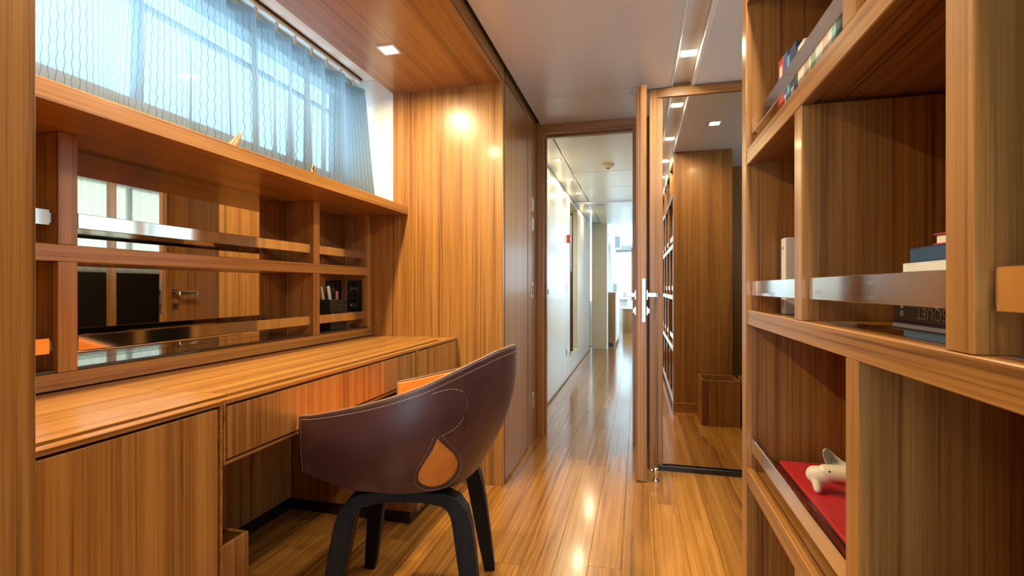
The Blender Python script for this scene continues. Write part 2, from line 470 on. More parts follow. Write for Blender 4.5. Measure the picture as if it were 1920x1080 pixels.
# pen pot and pens
pp = thing('pen_pot', 'black woven leather pen pot on the shelf floor beside the socket plate', 'pen pot', (-1.455, 2.15, 0.7995))
bx0, bx1, by0, by1, bz = -1.502, -1.420, 2.085, 2.215, 0.7995
boxes('wall', [(bx0, bx0 + 0.005, by0, by1, bz, bz + 0.145), (bx1 - 0.005, bx1, by0, by1, bz, bz + 0.145),
               (bx0 + 0.005, bx1 - 0.005, by0, by0 + 0.005, bz, bz + 0.145), (bx0 + 0.005, bx1 - 0.005, by1 - 0.005, by1, bz, bz + 0.145),
               (bx0 + 0.005, bx1 - 0.005, by0 + 0.005, by1 - 0.005, bz, bz + 0.004)], M['blackleather'], pp)
for k in range(6):
    y = by0 + 0.012 + k * 0.021
    for j in range(6):
        z = bz + 0.012 + j * 0.022
        box('weave', bx1, bx1 + 0.0015, y, y + 0.015, z, z + 0.014, M['blackleather'] if (k + j) % 2 else M['blackplastic'], pp, 0.0005)
def pen(name, p0, p1, r, m, label):
    t = thing(name, label, 'pen', p0, group='pens in the pot')
    d = Vector(p1) - Vector(p0)
    bm = bmesh.new(); add_tube(bm, [p0, Vector(p0) + d * 0.03, Vector(p0) + d * 0.1, Vector(p0) + d * 0.97, p1], [r * 0.2, r * 0.7, r, r, r * 0.8], 8)
    link('barrel', bm, m, t, True)
    q = Vector(p0) + d * 0.72; bm = bmesh.new()
    add_tube(bm, [q + Vector((r * 1.2, 0, 0)), q + d * 0.24 + Vector((r * 1.2, 0, 0))], r * 0.3, 6)
    link('clip', bm, M['satin'], t)
pen('pen', (-1.47, 2.13, 0.806), (-1.480, 2.098, 1.005), 0.005, M['whiteplastic'], 'slim white pen leaning out of the black pen pot')
pen('marker', (-1.46, 2.17, 0.806), (-1.470, 2.135, 1.010), 0.008, M['whiteplastic'], 'thick white marker standing in the black pen pot')
pen('pencil', (-1.45, 2.18, 0.806), (-1.455, 2.185, 0.985), 0.006, plain('pencil_red', (0.5, 0.12, 0.05), 0.4), 'short red pencil standing in the black pen pot')

# ornaments on the slab
bm = bmesh.new()
rows = []
for i in range(9):
    t_ = i / 8; c = Vector((-1.215 - 0.01 * t_, 1.268 + 0.056 * t_ ** 0.9, 1.4322 + 0.068 * t_))
    w_, h_ = 0.021 * (1 - t_) ** 0.7 + 0.0006, 0.009 * (1 - t_) ** 0.8 + 0.0005
    rows.append([bm.verts.new(c + Vector((h_ * math.sin(a), w_ * math.cos(a), 0))) for a in [2 * PI * k / 14 for k in range(14)]])
for a_, b_ in zip(rows, rows[1:]):
    for k in range(14): bm.faces.new((a_[k], a_[(k + 1) % 14], b_[(k + 1) % 14], b_[k]))
bm.faces.new(rows[0][::-1]); bm.faces.new(rows[-1])
hn = thing('horn_ornament', 'small pointed horn ornament on the slab below the curtain', 'ornament', (-1.215, 1.27, 1.432))
link('horn', bm, M['horn'], hn, True)
bf = thing('brass_figurine', 'tiny brass figurine on the slab below the right part of the curtain', 'figurine', (-1.235, 1.70, 1.432))
box('foot_plate', -1.248, -1.222, 1.680, 1.722, 1.432, 1.438, M['brass'], bf)
bm = bmesh.new()
add_tube(bm, [(-1.235, 1.684, 1.437), (-1.235, 1.688, 1.460), (-1.235, 1.694, 1.478), (-1.235, 1.701, 1.479), (-1.235, 1.705, 1.466), (-1.235, 1.716, 1.437)], 0.006, 8)
add_tube(bm, [(-1.235, 1.689, 1.458), (-1.235, 1.707, 1.460)], 0.003, 8)
link('arch_body', bm, M['brass'], bf, True)
bm = bmesh.new(); bmesh.ops.create_icosphere(bm, subdivisions=2, radius=0.0055, matrix=Matrix.Translation((-1.235, 1.697, 1.483)))
link('head_ball', bm, M['brass'], bf, True)

# ------------------------------------------------------------------ desk: cabinet, drawer unit, pedestal, worktop lids
def fronted(name, label, cat, y0, y1, z0, z1, part, inner, depth=0.57, plinth=0.0):
    t = thing(name, label, cat, (XD - depth / 2, (y0 + y1) / 2, 0 if plinth else z0))
    xb = XW + 0.003
    f = 0.011
    zb = plinth
    zt = 0.6995
    if part == 'drawer':
        boxes('body', [(XH, XD - 0.0236, y0, y1, z0, z0 + 0.012), (XH, XD - 0.0236, y0, y0 + 0.012, z0 + 0.012, zt),
                       (XH, XD - 0.0236, y1 - 0.012, y1, z0 + 0.012, zt)], WOOD['y'], t)
    else:
        boxes('body', [(xb, XD - 0.0236, y0, y0 + 0.02, zb, zt), (xb, XD - 0.0236, y1 - 0.02, y1, zb, zt), (xb, XD - 0.0236, y0 + 0.02, y1 - 0.02, zb, zb + 0.02)], WOOD['z'], t)
    # mitred front edge frame standing proud of the front
    boxes('edge_frame', [(XD - 0.023, XD, y0, y0 + f * 0.55, z0, z1), (XD - 0.023, XD, y1 - f * 0.55, y1, z0, z1),
                         (XD - 0.023, XD, y0 + f * 0.55, y1 - f * 0.55, z1 - f, z1), (XD - 0.023, XD, y0 + f * 0.55, y1 - f * 0.55, z0, z0 + f * 0.55)], WOOD['y'], t)
    box('shadow_recess', XD - 0.023, XD - 0.014, y0 + f * 0.55, y1 - f * 0.55, z0 + f * 0.55, z1 - f, M['gap'], t, 0)
    box(part, XD - 0.0138, XD - 0.002, y0 + f * 0.55 + 0.005, y1 - f * 0.55 - 0.005, z0 + f * 0.55 + 0.005, z1 - f - 0.006, WOOD['z'], t)
    if plinth:
        box('plinth', xb, XD - 0.035, y0, y1, 0.0, plinth - 0.0005, M['black'], t)
    return t
fronted('desk_cabinet', 'tall teak cabinet under the near end of the desk, wide plain door', 'cabinet', YN + 0.001, 0.918, 0.055, 0.748, 'door', True, plinth=0.05)
fronted('desk_drawer_unit', 'long shallow teak drawer under the middle of the desk', 'drawer', 0.921, 1.930, 0.600, 0.748, 'drawer', False)
fronted('desk_pedestal', 'narrow teak pedestal cupboard at the far end of the desk against the pier', 'cabinet', 1.932, YF - 0.001, 0.055, 0.748, 'door', True, plinth=0.05)
dt = thing('worktop', 'teak desk top with two lift-up lids below the wall shelf unit', 'desk top', (-1.15, 1.41, 0.72))
box('carcass', XH + 0.0006, XD - 0.0235, YN + 0.001, YF - 0.001, 0.700, 0.7120, WOOD['y'], dt, 0)
box('carcass', XH + 0.0006, XD - 0.075, YN + 0.001, YF - 0.001, 0.7122, 0.7322, M['gap'], dt, 0)
for y0, y1 in ((YN + 0.001, 0.9905), (0.9920, 2.295)):
    box('lid', XH + 0.0006, XD - 0.060, y0, y1, 0.7325, 0.7455, WOOD['y'], dt, 0.0015)
box('end_strip', XH + 0.0006, XD - 0.0238, 2.2965, YF - 0.001, 0.7325, 0.7455, WOOD['y'], dt, 0.0015)
# knee space back panel and its plinth
kb = struct(box('wall_knee_space', XW - 0.003, XW + 0.012, 0.919, 1.931, 0.055, 0.745, WOOD['z']))
struct(box('baseboard_knee_space', XW - 0.003, XW + 0.008, 0.919, 1.931, 0.0, 0.0545, M['black']))

# ------------------------------------------------------------------ closet wall, doorway, hinged door
cl = struct(box('wall_closet', -1.60, XP - 0.012, 2.4405, YD - 0.001, 0, 2.148, WOOD['z'], bev=0))
box('frame_stile', XP - 0.012, XP, 2.4405, 2.452, 0, 2.112, M['gap'], cl, 0)
box('head_panel', XP - 0.012, XP + 0.001, 2.4525, YD - 0.001, 2.069, 2.111, WOOD['y'], cl)
box('side_panel', XP - 0.012, XP + 0.001, 3.006, YD - 0.001, 0.0, 2.0685, WOOD['z'], cl)
cd = struct(box('door_2', XP - 0.011, XP - 0.002, 2.462, 3.000, 0.018, 2.062, WOOD['z'], bev=0.0015), 'flush closet door in the panelled wall beside the pier')
dw = struct(boxes('wall_doorway', [(-0.76, XP + 0.002, YD, 3.42, 0, 2.148), (0.005, 0.06, YD, 3.42, 0, 2.148),
                                   (XP + 0.002, 0.005, YD, 3.42, 2.062, 2.148), (0.06, 1.7, 3.36, 3.42, 0, 2.148)], WOOD['z'], bev=0))
box('jamb', XP + 0.0025, XP + 0.045, YD - 0.006, 3.425, 0, 2.040, WOOD['z'], dw)
box('jamb', XP + 0.0455, XP + 0.056, YD + 0.045, 3.38, 0, 2.026, WOOD['z'], dw)
box('jamb', -0.030, 0.0045, YD - 0.006, 3.425, 0, 2.040, WOOD['z'], dw)
box('head', XP + 0.0025, 0.0045, YD - 0.006, 3.425, 2.0405, 2.0945, WOOD['x'], dw)
box('head_stop', XP + 0.0565, -0.0305, YD + 0.045, 3.38, 2.026, 2.040, WOOD['x'], dw)
box('hinge', -0.006, 0.006, YD - 0.02, YD - 0.0065, 0.25, 0.33, M['satin'], dw)

dl = struct(thing('door_1', 'teak cabin door standing open with steel lock plate on its edge', 'door', (0.03, YD - 0.012, 0), 0.0))
del dl['category']
y0, y1 = 2.640, YD - 0.015
box('leaf', 0.0, 0.046, y0, y1, 0.006, 2.040, WOOD['z'], dl, 0.002)
box('rebate_edge', -0.006, -0.0005, y0 + 0.004, y1, 0.010, 2.020, WOOD['z'], dl, 0.001)
box('edge_lipping', 0.014, 0.0465, y0 - 0.006, y0 - 0.0005, 0.006, 2.044, WOOD['z'], dl, 0.001)
lp = box('lock_plate', 0.023, 0.041, y0 - 0.0085, y0 - 0.0062, 0.825, 1.048, M['satin'], dl, 0.001)
box('latch', 0.027, 0.036, y0 - 0.016, y0 - 0.0087, 0.955, 0.985, M['chrome'], lp, 0.002)
box('bolt', 0.027, 0.036, y0 - 0.011, y0 - 0.0087, 0.872, 0.892, M['chrome'], lp, 0.001)
for s, xf in ((-1, -0.0065), (1, 0.0465)):
    yh = y0 + 0.062
    ro = boxes('handle_rose', [tuple(sorted((xf, xf + s * 0.008))) + (yh - 0.026, yh + 0.026, 0.938, 0.990)], M['chrome'], dl, 0.002)
    lo, hi = sorted((xf + s * 0.008, xf + s * 0.050))
    box('handle_neck', lo, hi, yh - 0.012, yh + 0.012, 0.952, 0.976, M['chrome'], ro, 0.003)
    lo, hi = sorted((xf + s * 0.050, xf + s * 0.062))
    box('lever', lo, hi, yh - 0.014, yh + 0.125, 0.950, 0.978, M['chrome'], ro, 0.004, 2)
    bo = boxes('key_rose', [tuple(sorted((xf, xf + s * 0.008))) + (yh - 0.022, yh + 0.022, 0.858, 0.902)], M['chrome'], dl, 0.002)
    lo, hi = sorted((xf + s * 0.008, xf + s * 0.016))
    box('thumb_turn', lo, hi, yh - 0.004, yh + 0.004, 0.868, 0.892, M['chrome'], bo, 0.001)
ds = thing('door_stop', 'small chrome door stop on the floor behind the open door', 'door stop', (0.092, 2.665, 0))
bm = bmesh.new(); add_lathe(bm, [(0.018, 0.0005), (0.018, 0.006), (0.011, 0.010), (0.010, 0.045), (0.018, 0.049), (0.018, 0.070), (0.014, 0.074)], (0.092, 2.665, 0), 20)
link('post', bm, M['chrome'], ds, True)
box('catch_arm', 0.066, 0.084, 2.657, 2.673, 0.054, 0.068, M['chrome'], ds, 0.003)

# switches on the closet side panel
def plate(name, y, z0, z1, label, m='satin', xw=XP + 0.001, w=0.042, cat='switch', s=1, group='wall plates beside the doorway'):
    t = thing(name, label, cat, (xw, y, z0), group=group)
    lo, hi = sorted((xw, xw + s * 0.006)); box('plate', lo, hi, y - w / 2, y + w / 2, z0, z1, M[m], t, 0.0015)
    lo, hi = sorted((xw + s * 0.006, xw + s * 0.010)); h = (z1 - z0)
    box('rocker', lo, hi, y - w / 2 + 0.007, y + w / 2 - 0.007, z0 + 0.18 * h, z1 - 0.18 * h, M['chrome'] if m == 'satin' else M['blackplastic'], t, 0.001)
plate('light_switch', 3.117, 1.492, 1.582, 'steel light switch, upper of the pair beside the doorway')
plate('light_switch', 3.117, 1.366, 1.456, 'steel light switch, lower of the pair beside the doorway')
plate('wall_panel_control', 3.117, 0.938, 1.036, 'slim pale control plate at handle height beside the doorway', 'whiteplastic')
plate('power_socket', 3.134, 0.231, 0.327, 'steel power socket low on the panel beside the doorway', cat='socket')

# ------------------------------------------------------------------ mirror wall and side bay
mw = struct(boxes('wall_mirror_bay', [(0.065, 1.70, YM + 0.02, YM + 0.06, 0, 2.148)], WOOD['z'], bev=0))
box('stile', 0.0655, 0.110, YM - 0.012, YM + 0.0195, 0, 2.0945, WOOD['z'], mw)
box('stile', 0.110, 0.136, YM - 0.002, YM + 0.0195, 0, 2.046, WOOD['z'], mw)
box('stile', 0.700, 0.790, YM - 0.004, YM + 0.0195, 0.030, 2.046, WOOD['z'], mw)
box('header', 0.1105, 1.65, YM - 0.012, YM + 0.0195, 2.0465, 2.0945, WOOD['x'], mw)
struct(box('baseboard_mirror_bay', 0.112, 1.60, YM - 0.018, YM + 0.0195, 0.0, 0.0285, M['black']))
mr = thing('mirror_door', 'tall mirrored wardrobe door beside the open cabin door', 'mirror', (0.42, YM, 0.030))
box('mirror_glass', 0.1365, 0.6995, YM - 0.001, YM + 0.005, 0.034, 2.046, M['mirror'], mr, 0.0008)
box('backing', 0.1365, 0.6995, YM + 0.0055, YM + 0.019, 0.034, 2.046, M['gap'], mr, 0)
mr2 = thing('mirror_door', 'second mirrored wardrobe door, seen only in reflections', 'mirror', (1.2, YM, 0.030))
box('mirror_glass', 0.7905, 1.595, YM - 0.001, YM + 0.005, 0.034, 2.046, M['mirror'], mr2, 0.0008)
box('backing', 0.7905, 1.595, YM + 0.0055, YM + 0.019, 0.034, 2.046, M['gap'], mr2, 0)
# starboard side
sb = struct(boxes('wall_starboard', [(1.60, 1.70, 0.85, YM + 0.02, 0, 1.20), (1.60, 1.70, 0.85, YM + 0.02, 1.95, 2.148),
                                     (1.60, 1.70, 0.85, 1.25, 1.20, 1.95), (1.60, 1.70, 2.75, YM + 0.02, 1.20, 1.95)], M['recess'], bev=0))
box('dado', 1.585, 1.5995, 0.852, YM - 0.02, 0, 1.14, M['darklac'], sb)
w2 = struct(box('window_2', 1.655, 1.662, 1.25, 2.75, 1.20, 1.95, M['glass'], bev=0))
for y0_, y1_ in ((1.25, 1.29), (1.98, 2.02), (2.71, 2.75)):
    box('window_frame', 1.640, 1.675, y0_, y1_, 1.20, 1.95, M['grey'], w2, 0.002)
c2 = thing('sheer_curtain', 'pleated white curtain of the starboard window, seen in the shelf mirror', 'curtain', (1.56, 2.0, 1.16))
sheet('cloth', lambda u, v: Vector((1.555 + 0.018 * math.sin(u * 70 + math.sin(u * 17)), 1.28 + 1.44 * u, 1.15 + 0.90 * v)), 240, 6, M['sheer'], c2)
struct(box('wall_bay_partition', XBK + 0.015, 1.70, 0.80, 0.85, 0, 2.148, WOOD['z'], bev=0))
downlight(0.50, 2.16, ZC, P_CHANNEL * 0.7, 'square downlight in the ceiling of the mirror bay, seen in the mirror', 'ceiling downlights', col=SOFTWARM)

for y, l in ((2.504, 'square downlight in the ceiling slot before the mirrored door, lit'), (1.80, 'square downlight in the ceiling slot above the far end of the bookshelf'),
             (1.12, 'square downlight in the ceiling slot above the middle of the bookshelf'), (0.46, 'square downlight in the ceiling slot above the near end of the bookshelf'),
             (-0.25, 'unseen square downlight in the ceiling slot above the aft end of the bookshelf')):  # aft lamp of the row is unseen, kept for its light
    downlight(0.236, y, 2.124, P_CHANNEL, l, 'ceiling downlights', col=SOFTWARM)

# ------------------------------------------------------------------ aft wall behind the viewer, with a glazed door to the deck
struct(boxes('wall_aft', [(-0.70, -0.64, YA - 0.1, YA, 0, 2.148), (0.28, 1.70, YA - 0.1, YA, 0, 2.148), (-0.64, 0.28, YA - 0.1, YA, 2.05, 2.148), (-0.64, 0.28, YA - 0.1, YA, -0.02, 0.08)], M['white'], bev=0))
d3 = struct(box('door_3', -0.64, 0.28, YA - 0.06, YA - 0.05, 0.08, 2.05, M['glass'], bev=0))
for b in ((-0.64, -0.60, YA - 0.075, YA - 0.035, 0.08, 2.05), (0.24, 0.28, YA - 0.075, YA - 0.035, 0.08, 2.05)):
    box('door_frame', *b, M['white'], d3)
struct(box('wall_aft_starboard', XBK + 0.015, 0.78, YA, 0.80, 0, 2.148, WOOD['z'], bev=0))

# ------------------------------------------------------------------ bookshelf
# ------------------------------------------------------------------ bookshelf
YBN = -0.64
bs = thing('bookshelf', 'tall open teak bookshelf with staggered dividers and steel rails on the right', 'bookshelf', ((XB + XBK) / 2, 0.42, 0))
box('end_panel', XB - 0.002, XBK, YB - 0.050, YB, 0.0, 2.099, WOOD['z'], bs)
box('end_panel', XB - 0.002, XBK, YBN - 0.050, YBN, 0.0, 2.099, WOOD['z'], bs)
box('back_panel', XBK - 0.012, XBK - 0.0005, YBN + 0.0005, YB - 0.0505, 0.0, 2.099, WOOD['z'], bs, 0)
box('plinth', XB + 0.03, XBK - 0.0125, YBN + 0.0005, YB - 0.0505, 0.0, 0.0595, M['black'], bs)
box('end_skirting', XB, XBK, YB + 0.0005, YB + 0.012, 0.0, 0.075, WOOD['x'], bs)
ROWS = [(0.060, 0.102), (0.479, 0.521), (0.903, 0.941), (1.327, 1.368), (1.755, 1.797)]
for z0, z1 in ROWS:
    box('shelf', XB + 0.0205, XBK - 0.0125, YBN + 0.0005, YB - 0.0505, z0 + 0.007, z1 - 0.008, WOOD['y'], bs, 0.001)
    box('shelf_lip', XB, XB + 0.020, YBN + 0.0005, YB - 0.0505, z0, z1, WOOD['y'], bs, 0.0015)
box('cornice', XB, XB + 0.02, YBN + 0.0005, YB - 0.0505, 2.045, 2.099, WOOD['y'], bs, 0.0015)
DIV = {0: (1.0055, 0.54, 0.09, -0.30), 1: (0.771, 0.31, -0.14), 2: (1.0055, 0.538, 0.09, -0.30), 3: (0.782, 0.31, -0.14), 4: (1.0055, 0.538, 0.09)}
TOPS = [r[0] for r in ROWS[1:]] + [2.0445]
for r, ys in DIV.items():
    for y in ys:
        boxes('divider', [(XB + 0.001, XBK - 0.0125, y - 0.0205, y + 0.0205, ROWS[r][1] + 0.0004, TOPS[r] - 0.0004)], WOOD['z'], bs)
for r in (1, 2, 3):
    edges = [YB - 0.0505] + [v for y in DIV[r] for v in (y + 0.0205, y - 0.0205)] + [YBN]
    for a, b in zip(edges[0::2], edges[1::2]):
        z0 = ROWS[r][1] + (0.039 if r != 1 else 0.045)
        g = (a - b) * 0.5 - (0.012 if r > 1 else 0.010)
        mid = (a + b) / 2
        ra = box('fiddle_rail', XB + 0.010, XB + 0.015, mid - g, mid + g, z0, z0 + 0.038, M['chrome'], bs, 0.0008)
        for yy_ in (b + 0.0004, a - 0.0124):
            box('rail_bracket', XB + 0.0155, XB + 0.024, yy_, yy_ + 0.012, z0 + 0.004, z0 + 0.034, M['satin'], bs, 0.001)

# ------------------------------------------------------------------ books
def upright_book(xs, y0, y1, z0, h, dep, col, label, title=None):
    t = thing('book', label, 'book', (xs + dep / 2, (y0 + y1) / 2, z0), group='upright books on the upper shelf')
    m = plain('book_cover', col, 0.45, noise=0.05)
    bm = bmesh.new()
    add_box(bm, xs, xs + 0.003, y0, y1, z0, z0 + h, 0.0006)
    add_box(bm, xs + 0.003, xs + dep, y0, y0 + 0.0022, z0, z0 + h, 0.0004); add_box(bm, xs + 0.003, xs + dep, y1 - 0.0022, y1, z0, z0 + h, 0.0004)
    link('cover', bm, m, t)
    box('pages', xs + 0.0031, xs + dep - 0.004, y0 + 0.0023, y1 - 0.0023, z0 + 0.003, z0 + h - 0.004, M['paper'], t, 0)
    if title:
        boxes('title_band', [(xs - 0.0004, xs, y0 + 0.25 * (y1 - y0), y1 - 0.25 * (y1 - y0), z0 + a * h, z0 + b * h) for a, b in title[0]], title[1], t, 0)
def yat(px, x):
    u = (px - 960) / FPX; c, s = math.cos(YAW), math.sin(YAW)
    return x * (c + u * s) / (u * c - s)
WHT = plain('print_white', (0.80, 0.80, 0.80), 0.6)
SHB = [(1459.7, (0.55, 0.05, 0.08), 'red', .168), (1469.3, (0.05, 0.13, 0.42), 'royal blue', .166), (1475.8, (0.16, 0.42, 0.62), 'sky blue', .150), (1480.2, (0.03, 0.06, 0.16), 'navy', .158),
       (1491.5, (0.03, 0.07, 0.05), 'dark green', .136), (1495.8, (0.78, 0.77, 0.66), 'ivory', .136), (1507.8, (0.52, 0.42, 0.40), 'rosy patterned', .112), (1516.3, (0.80, 0.82, 0.80), 'thin white', .105),
       (1519.9, (0.30, 0.46, 0.38), 'sage green', .100), (1528.8, (0.72, 0.82, 0.90), 'pale blue-white', .098), (1542.3, (0.68, 0.58, 0.54), 'pinkish beige', .096), (1551.2, (0.80, 0.84, 0.88), 'plain white', .095),
       (1559.6, (0.32, 0.62, 0.72), 'turquoise', .095), (1567.3, (0.05, 0.16, 0.18), 'dark teal', .095), (1574.0, (0.02, 0.03, 0.06), 'blackish', .095), (1584.0, None, '', 0)]
for (p0, c, n, h), (p1, *_r) in zip(SHB, SHB[1:]):
    xs = 0.326
    ya, yb = yat(p1, xs) + 0.0006, yat(p0, xs) - 0.0003
    ti = ([(0.12, 0.30), (0.72, 0.9)], WHT) if n == 'red' else ([(0.15, 0.45)], WHT) if n in ('navy', 'royal blue') else None
    upright_book(xs, ya, yb, ROWS[3][1] - 0.0078, h + 0.008, 0.115, c, f'{n} paperback standing behind the rail on the upper shelf', ti)

bxw = thing('white_box_file', 'white box file standing behind the rail on the middle shelf', 'box file', (0.44, 1.396, 0.9332))
box('case', 0.360, 0.520, 1.377, 1.415, 0.9332, 1.127, M['whiteplastic'], bxw, 0.003, 2)
boxes('spine_label', [(0.3592, 0.36, 1.384, 1.408, 0.948, 0.975)], M['paper'], bxw, 0)
boxes('red_mark', [(0.3588, 0.3592, 1.389, 1.396, 0.951, 0.972)], M['redplastic'], bxw, 0)
boxes('finger_hole', [(0.3594, 0.36, 1.392, 1.399, 1.098, 1.105)], M['redplastic'], bxw, 0)

def lying_book(name, x0, x1, y0, y1, z0, z1, cov, label, spine='x', pages=True):
    t = thing(name, label, 'book', ((x0 + x1) / 2, (y0 + y1) / 2, z0), group='books stacked on the middle shelf')
    m = plain('book_cover', cov, 0.4, noise=0.05); ct_ = 0.0018
    bm = bmesh.new()
    add_box(bm, x0, x1, y0, y1, z0, z0 + ct_, 0.0004); add_box(bm, x0, x1, y0, y1, z1 - ct_, z1, 0.0004)
    if spine == 'x': add_box(bm, x0, x0 + 0.002, y0, y1, z0 + ct_, z1 - ct_, 0)
    else: add_box(bm, x0, x1, y0, y0 + 0.002, z0 + ct_, z1 - ct_, 0)
    link('cover', bm, m, t)
    if spine == 'x': box('pages', x0 + 0.0021, x1 - 0.003, y0 + 0.003, y1 - 0.003, z0 + ct_, z1 - ct_, M['paper'], t, 0)
    else: box('pages', x0 + 0.003, x1 - 0.003, y0 + 0.0021, y1 - 0.003, z0 + ct_, z1 - ct_, M['paper'], t, 0)
    return t
ZB = 0.9332
lying_book('book', 0.356, 0.56, 0.575, 0.795, ZB, ZB + 0.0105, (0.20, 0.42, 0.62), 'thin light blue book at the bottom of the stack on the middle shelf')
lying_book('book', 0.352, 0.57, 0.570, 0.826, ZB + 0.0107, ZB + 0.020, (0.02, 0.03, 0.10), 'thin navy book, second from the bottom of the stack', spine='y')
bk = lying_book('book', 0.355, 0.58, 0.563, 0.822, ZB + 0.0202, ZB + 0.072, (0.010, 0.010, 0.010), 'thick black book with grey upside-down lettering in the stack')
lying_book('book', 0.352, 0.58, 0.565, 0.788, ZB + 0.0722, ZB + 0.100, (0.80, 0.84, 0.88), 'white book above the rail in the stack on the middle shelf')
lying_book('book', 0.352, 0.55, 0.563, 0.770, ZB + 0.1002, ZB + 0.119, (0.015, 0.075, 0.19), 'dark blue book near the top of the stack')
lying_book('book', 0.352, 0.52, 0.565, 0.718, ZB + 0.1192, ZB + 0.133, (0.42, 0.03, 0.08), 'small crimson book with white pages on top of the stack', spine='y')
# lettering on the black spine (upside down)
def lettering(name, txt, size, x, y, z, m, parent, flip):
    c = bpy.data.curves.new(name, 'FONT'); c.body = txt; c.size = size; c.extrude = 0.0002; c.align_x = 'RIGHT'; c.align_y = 'CENTER'
    o = bpy.data.objects.new(name, c); COL.objects.link(o); c.materials.append(m)
    # text reads along -Y when upright seen from -X; rotated half a turn in its plane
    R = Matrix(((0, 0, -1), (-1, 0, 0), (0, 1, 0)))      # columns: text x -> -Y, text y -> +Z, normal -> -X
    if flip: R = R @ Matrix(((-1, 0, 0), (0, -1, 0), (0, 0, 1)))
    bpy.context.view_layer.update()
    me = bpy.data.meshes.new_from_object(o.evaluated_get(bpy.context.evaluated_depsgraph_get()))
    bpy.data.objects.remove(o); bpy.data.curves.remove(c)
    me.transform(Matrix.Translation(Vector((x, y, z)) - org(parent)) @ R.to_4x4())
    o = bpy.data.objects.new(name, me); COL.objects.link(o); o.parent = parent
    return o
GREYP = plain('print_grey', (0.30, 0.28, 0.27), 0.6)
lettering('lettering', 'ESQUET', 0.0215, 0.3546, 0.760, ZB + 0.0345, GREYP, bk, True)
for k, (zc, r_) in enumerate(((0.032, 0.0042), (0.0415, 0.0030), (0.0485, 0.0030))):
    bm = bmesh.new(); add_lathe(bm, [(r_, 0.0), (r_, -0.0004), (r_ * 0.55, -0.0004), (r_ * 0.5, 0.0)], (0.3549, 0.797, ZB + zc), 16, 'x')
    link('publisher_mark', bm, WHT, bk)

# red album, ceramic bone shape and papers on the lower shelf
ra_ = thing('red_album', 'large red cloth album lying behind the rail on the lower shelf', 'album', (0.49, 1.1, 0.5132))
box('lower_case', 0.344, 0.640, 0.800, 1.400, 0.5132, 0.5535, M['red'], ra_, 0.002, 2)
box('upper_case', 0.352, 0.640, 0.800, 1.396, 0.5537, 0.560, M['red'], ra_, 0.0015)
box('joint_line', 0.3445, 0.3505, 0.801, 1.398, 0.5536, 0.5548, M['black'], ra_, 0)
def blob(name, parts, m, parent, vox=0.0022):
    bm = bmesh.new()
    for p, r in parts:
        bmesh.ops.create_icosphere(bm, subdivisions=2, radius=r, matrix=Matrix.Translation(p))
    o = link(name, bm, m, parent, True)
    rm = o.modifiers.new('remesh', 'REMESH'); rm.mode = 'VOXEL'; rm.voxel_size = vox; rm.use_smooth_shade = True
    sm = o.modifiers.new('smooth', 'SMOOTH'); sm.iterations = 6; sm.factor = 0.5
    return o
bn = thing('ceramic_animal', 'small ivory ceramic animal standing on the red album', 'figurine', (0.40, 1.17, 0.560))
parts = []
def chain(a, b, ra, rb, n=9):
    a, b = Vector(a), Vector(b)
    for i in range(n + 1):
        t_ = i / n; parts.append((a.lerp(b, t_), ra + (rb - ra) * t_))
chain((0.378, 1.214, 0.592), (0.392, 1.195, 0.600), 0.020, 0.019, 4)
chain((0.376, 1.206, 0.590), (0.374, 1.188, 0.569), 0.012, 0.008)
chain((0.392, 1.195, 0.605), (0.470, 1.165, 0.612), 0.018, 0.020, 12)
chain((0.440, 1.165, 0.600), (0.452, 1.140, 0.569), 0.010, 0.008)
chain((0.470, 1.165, 0.606), (0.490, 1.180, 0.569), 0.012, 0.009)
bo_ = blob('body', parts, M['bone'], bn)
bm = bmesh.new(); bmesh.ops.create_icosphere(bm, subdivisions=2, radius=0.0028, matrix=Matrix.Translation((0.3935, 1.1795, 0.612)))
link('eye', bm, M['black'], bn, True)
pc = thing('folded_paper', 'crumpled white paper with pencil scribble behind the ceramic animal', 'paper', (0.45, 1.25, 0.560))
def crum(u, v):
    x = 0.405 + 0.10 * u; y = 1.245 + 0.035 * math.sin(7 * u) + 0.018 * math.sin(9 * v + 3 * u)
    return Vector((x + 0.012 * v, y + 0.03 * v, 0.5612 + (0.055 + 0.012 * math.sin(9 * u + 1)) * v))
sheet('sheet', crum, 14, 10, M['paper'], pc, thick=0.0006, smooth=False)
bm = bmesh.new()
add_tube(bm, [crum(0.2 + 0.07 * i, 0.55 + 0.25 * math.sin(i * 2.2)) + Vector((0, -0.0025, 0)) for i in range(9)], 0.0006, 5)
link('scribble', bm, M['tan'], pc)

# ------------------------------------------------------------------ waste bins
def bin_(x0, x1, y0, y1, h, label):
    t = thing('waste_bin', label, 'waste bin', ((x0 + x1) / 2, (y0 + y1) / 2, 0), group='square teak waste bins')
    w = 0.010
    for b in ((x0, x1, y0, y0 + w), (x0, x1, y1 - w, y1), (x0, x0 + w, y0 + w, y1 - w), (x1 - w, x1, y0 + w, y1 - w)):
        box('side_panel', *b, 0.001, h, WOOD['z'], t, 0.0015)
    box('bottom', x0 + w, x1 - w, y0 + w, y1 - w, 0.001, 0.012, M['gap'], t, 0)
    return t
bin_(-1.30, -1.040, 0.925, 1.150, 0.33, 'square teak waste bin under the desk beside the tall cabinet')
bin_(0.455, 0.715, 1.600, 1.860, 0.33, 'square teak waste bin by the bookshelf end, seen whole in the mirror')
bin_(0.745, 1.005, 1.600, 1.860, 0.33, 'square teak waste bin cut off at the mirror edge by the other one')

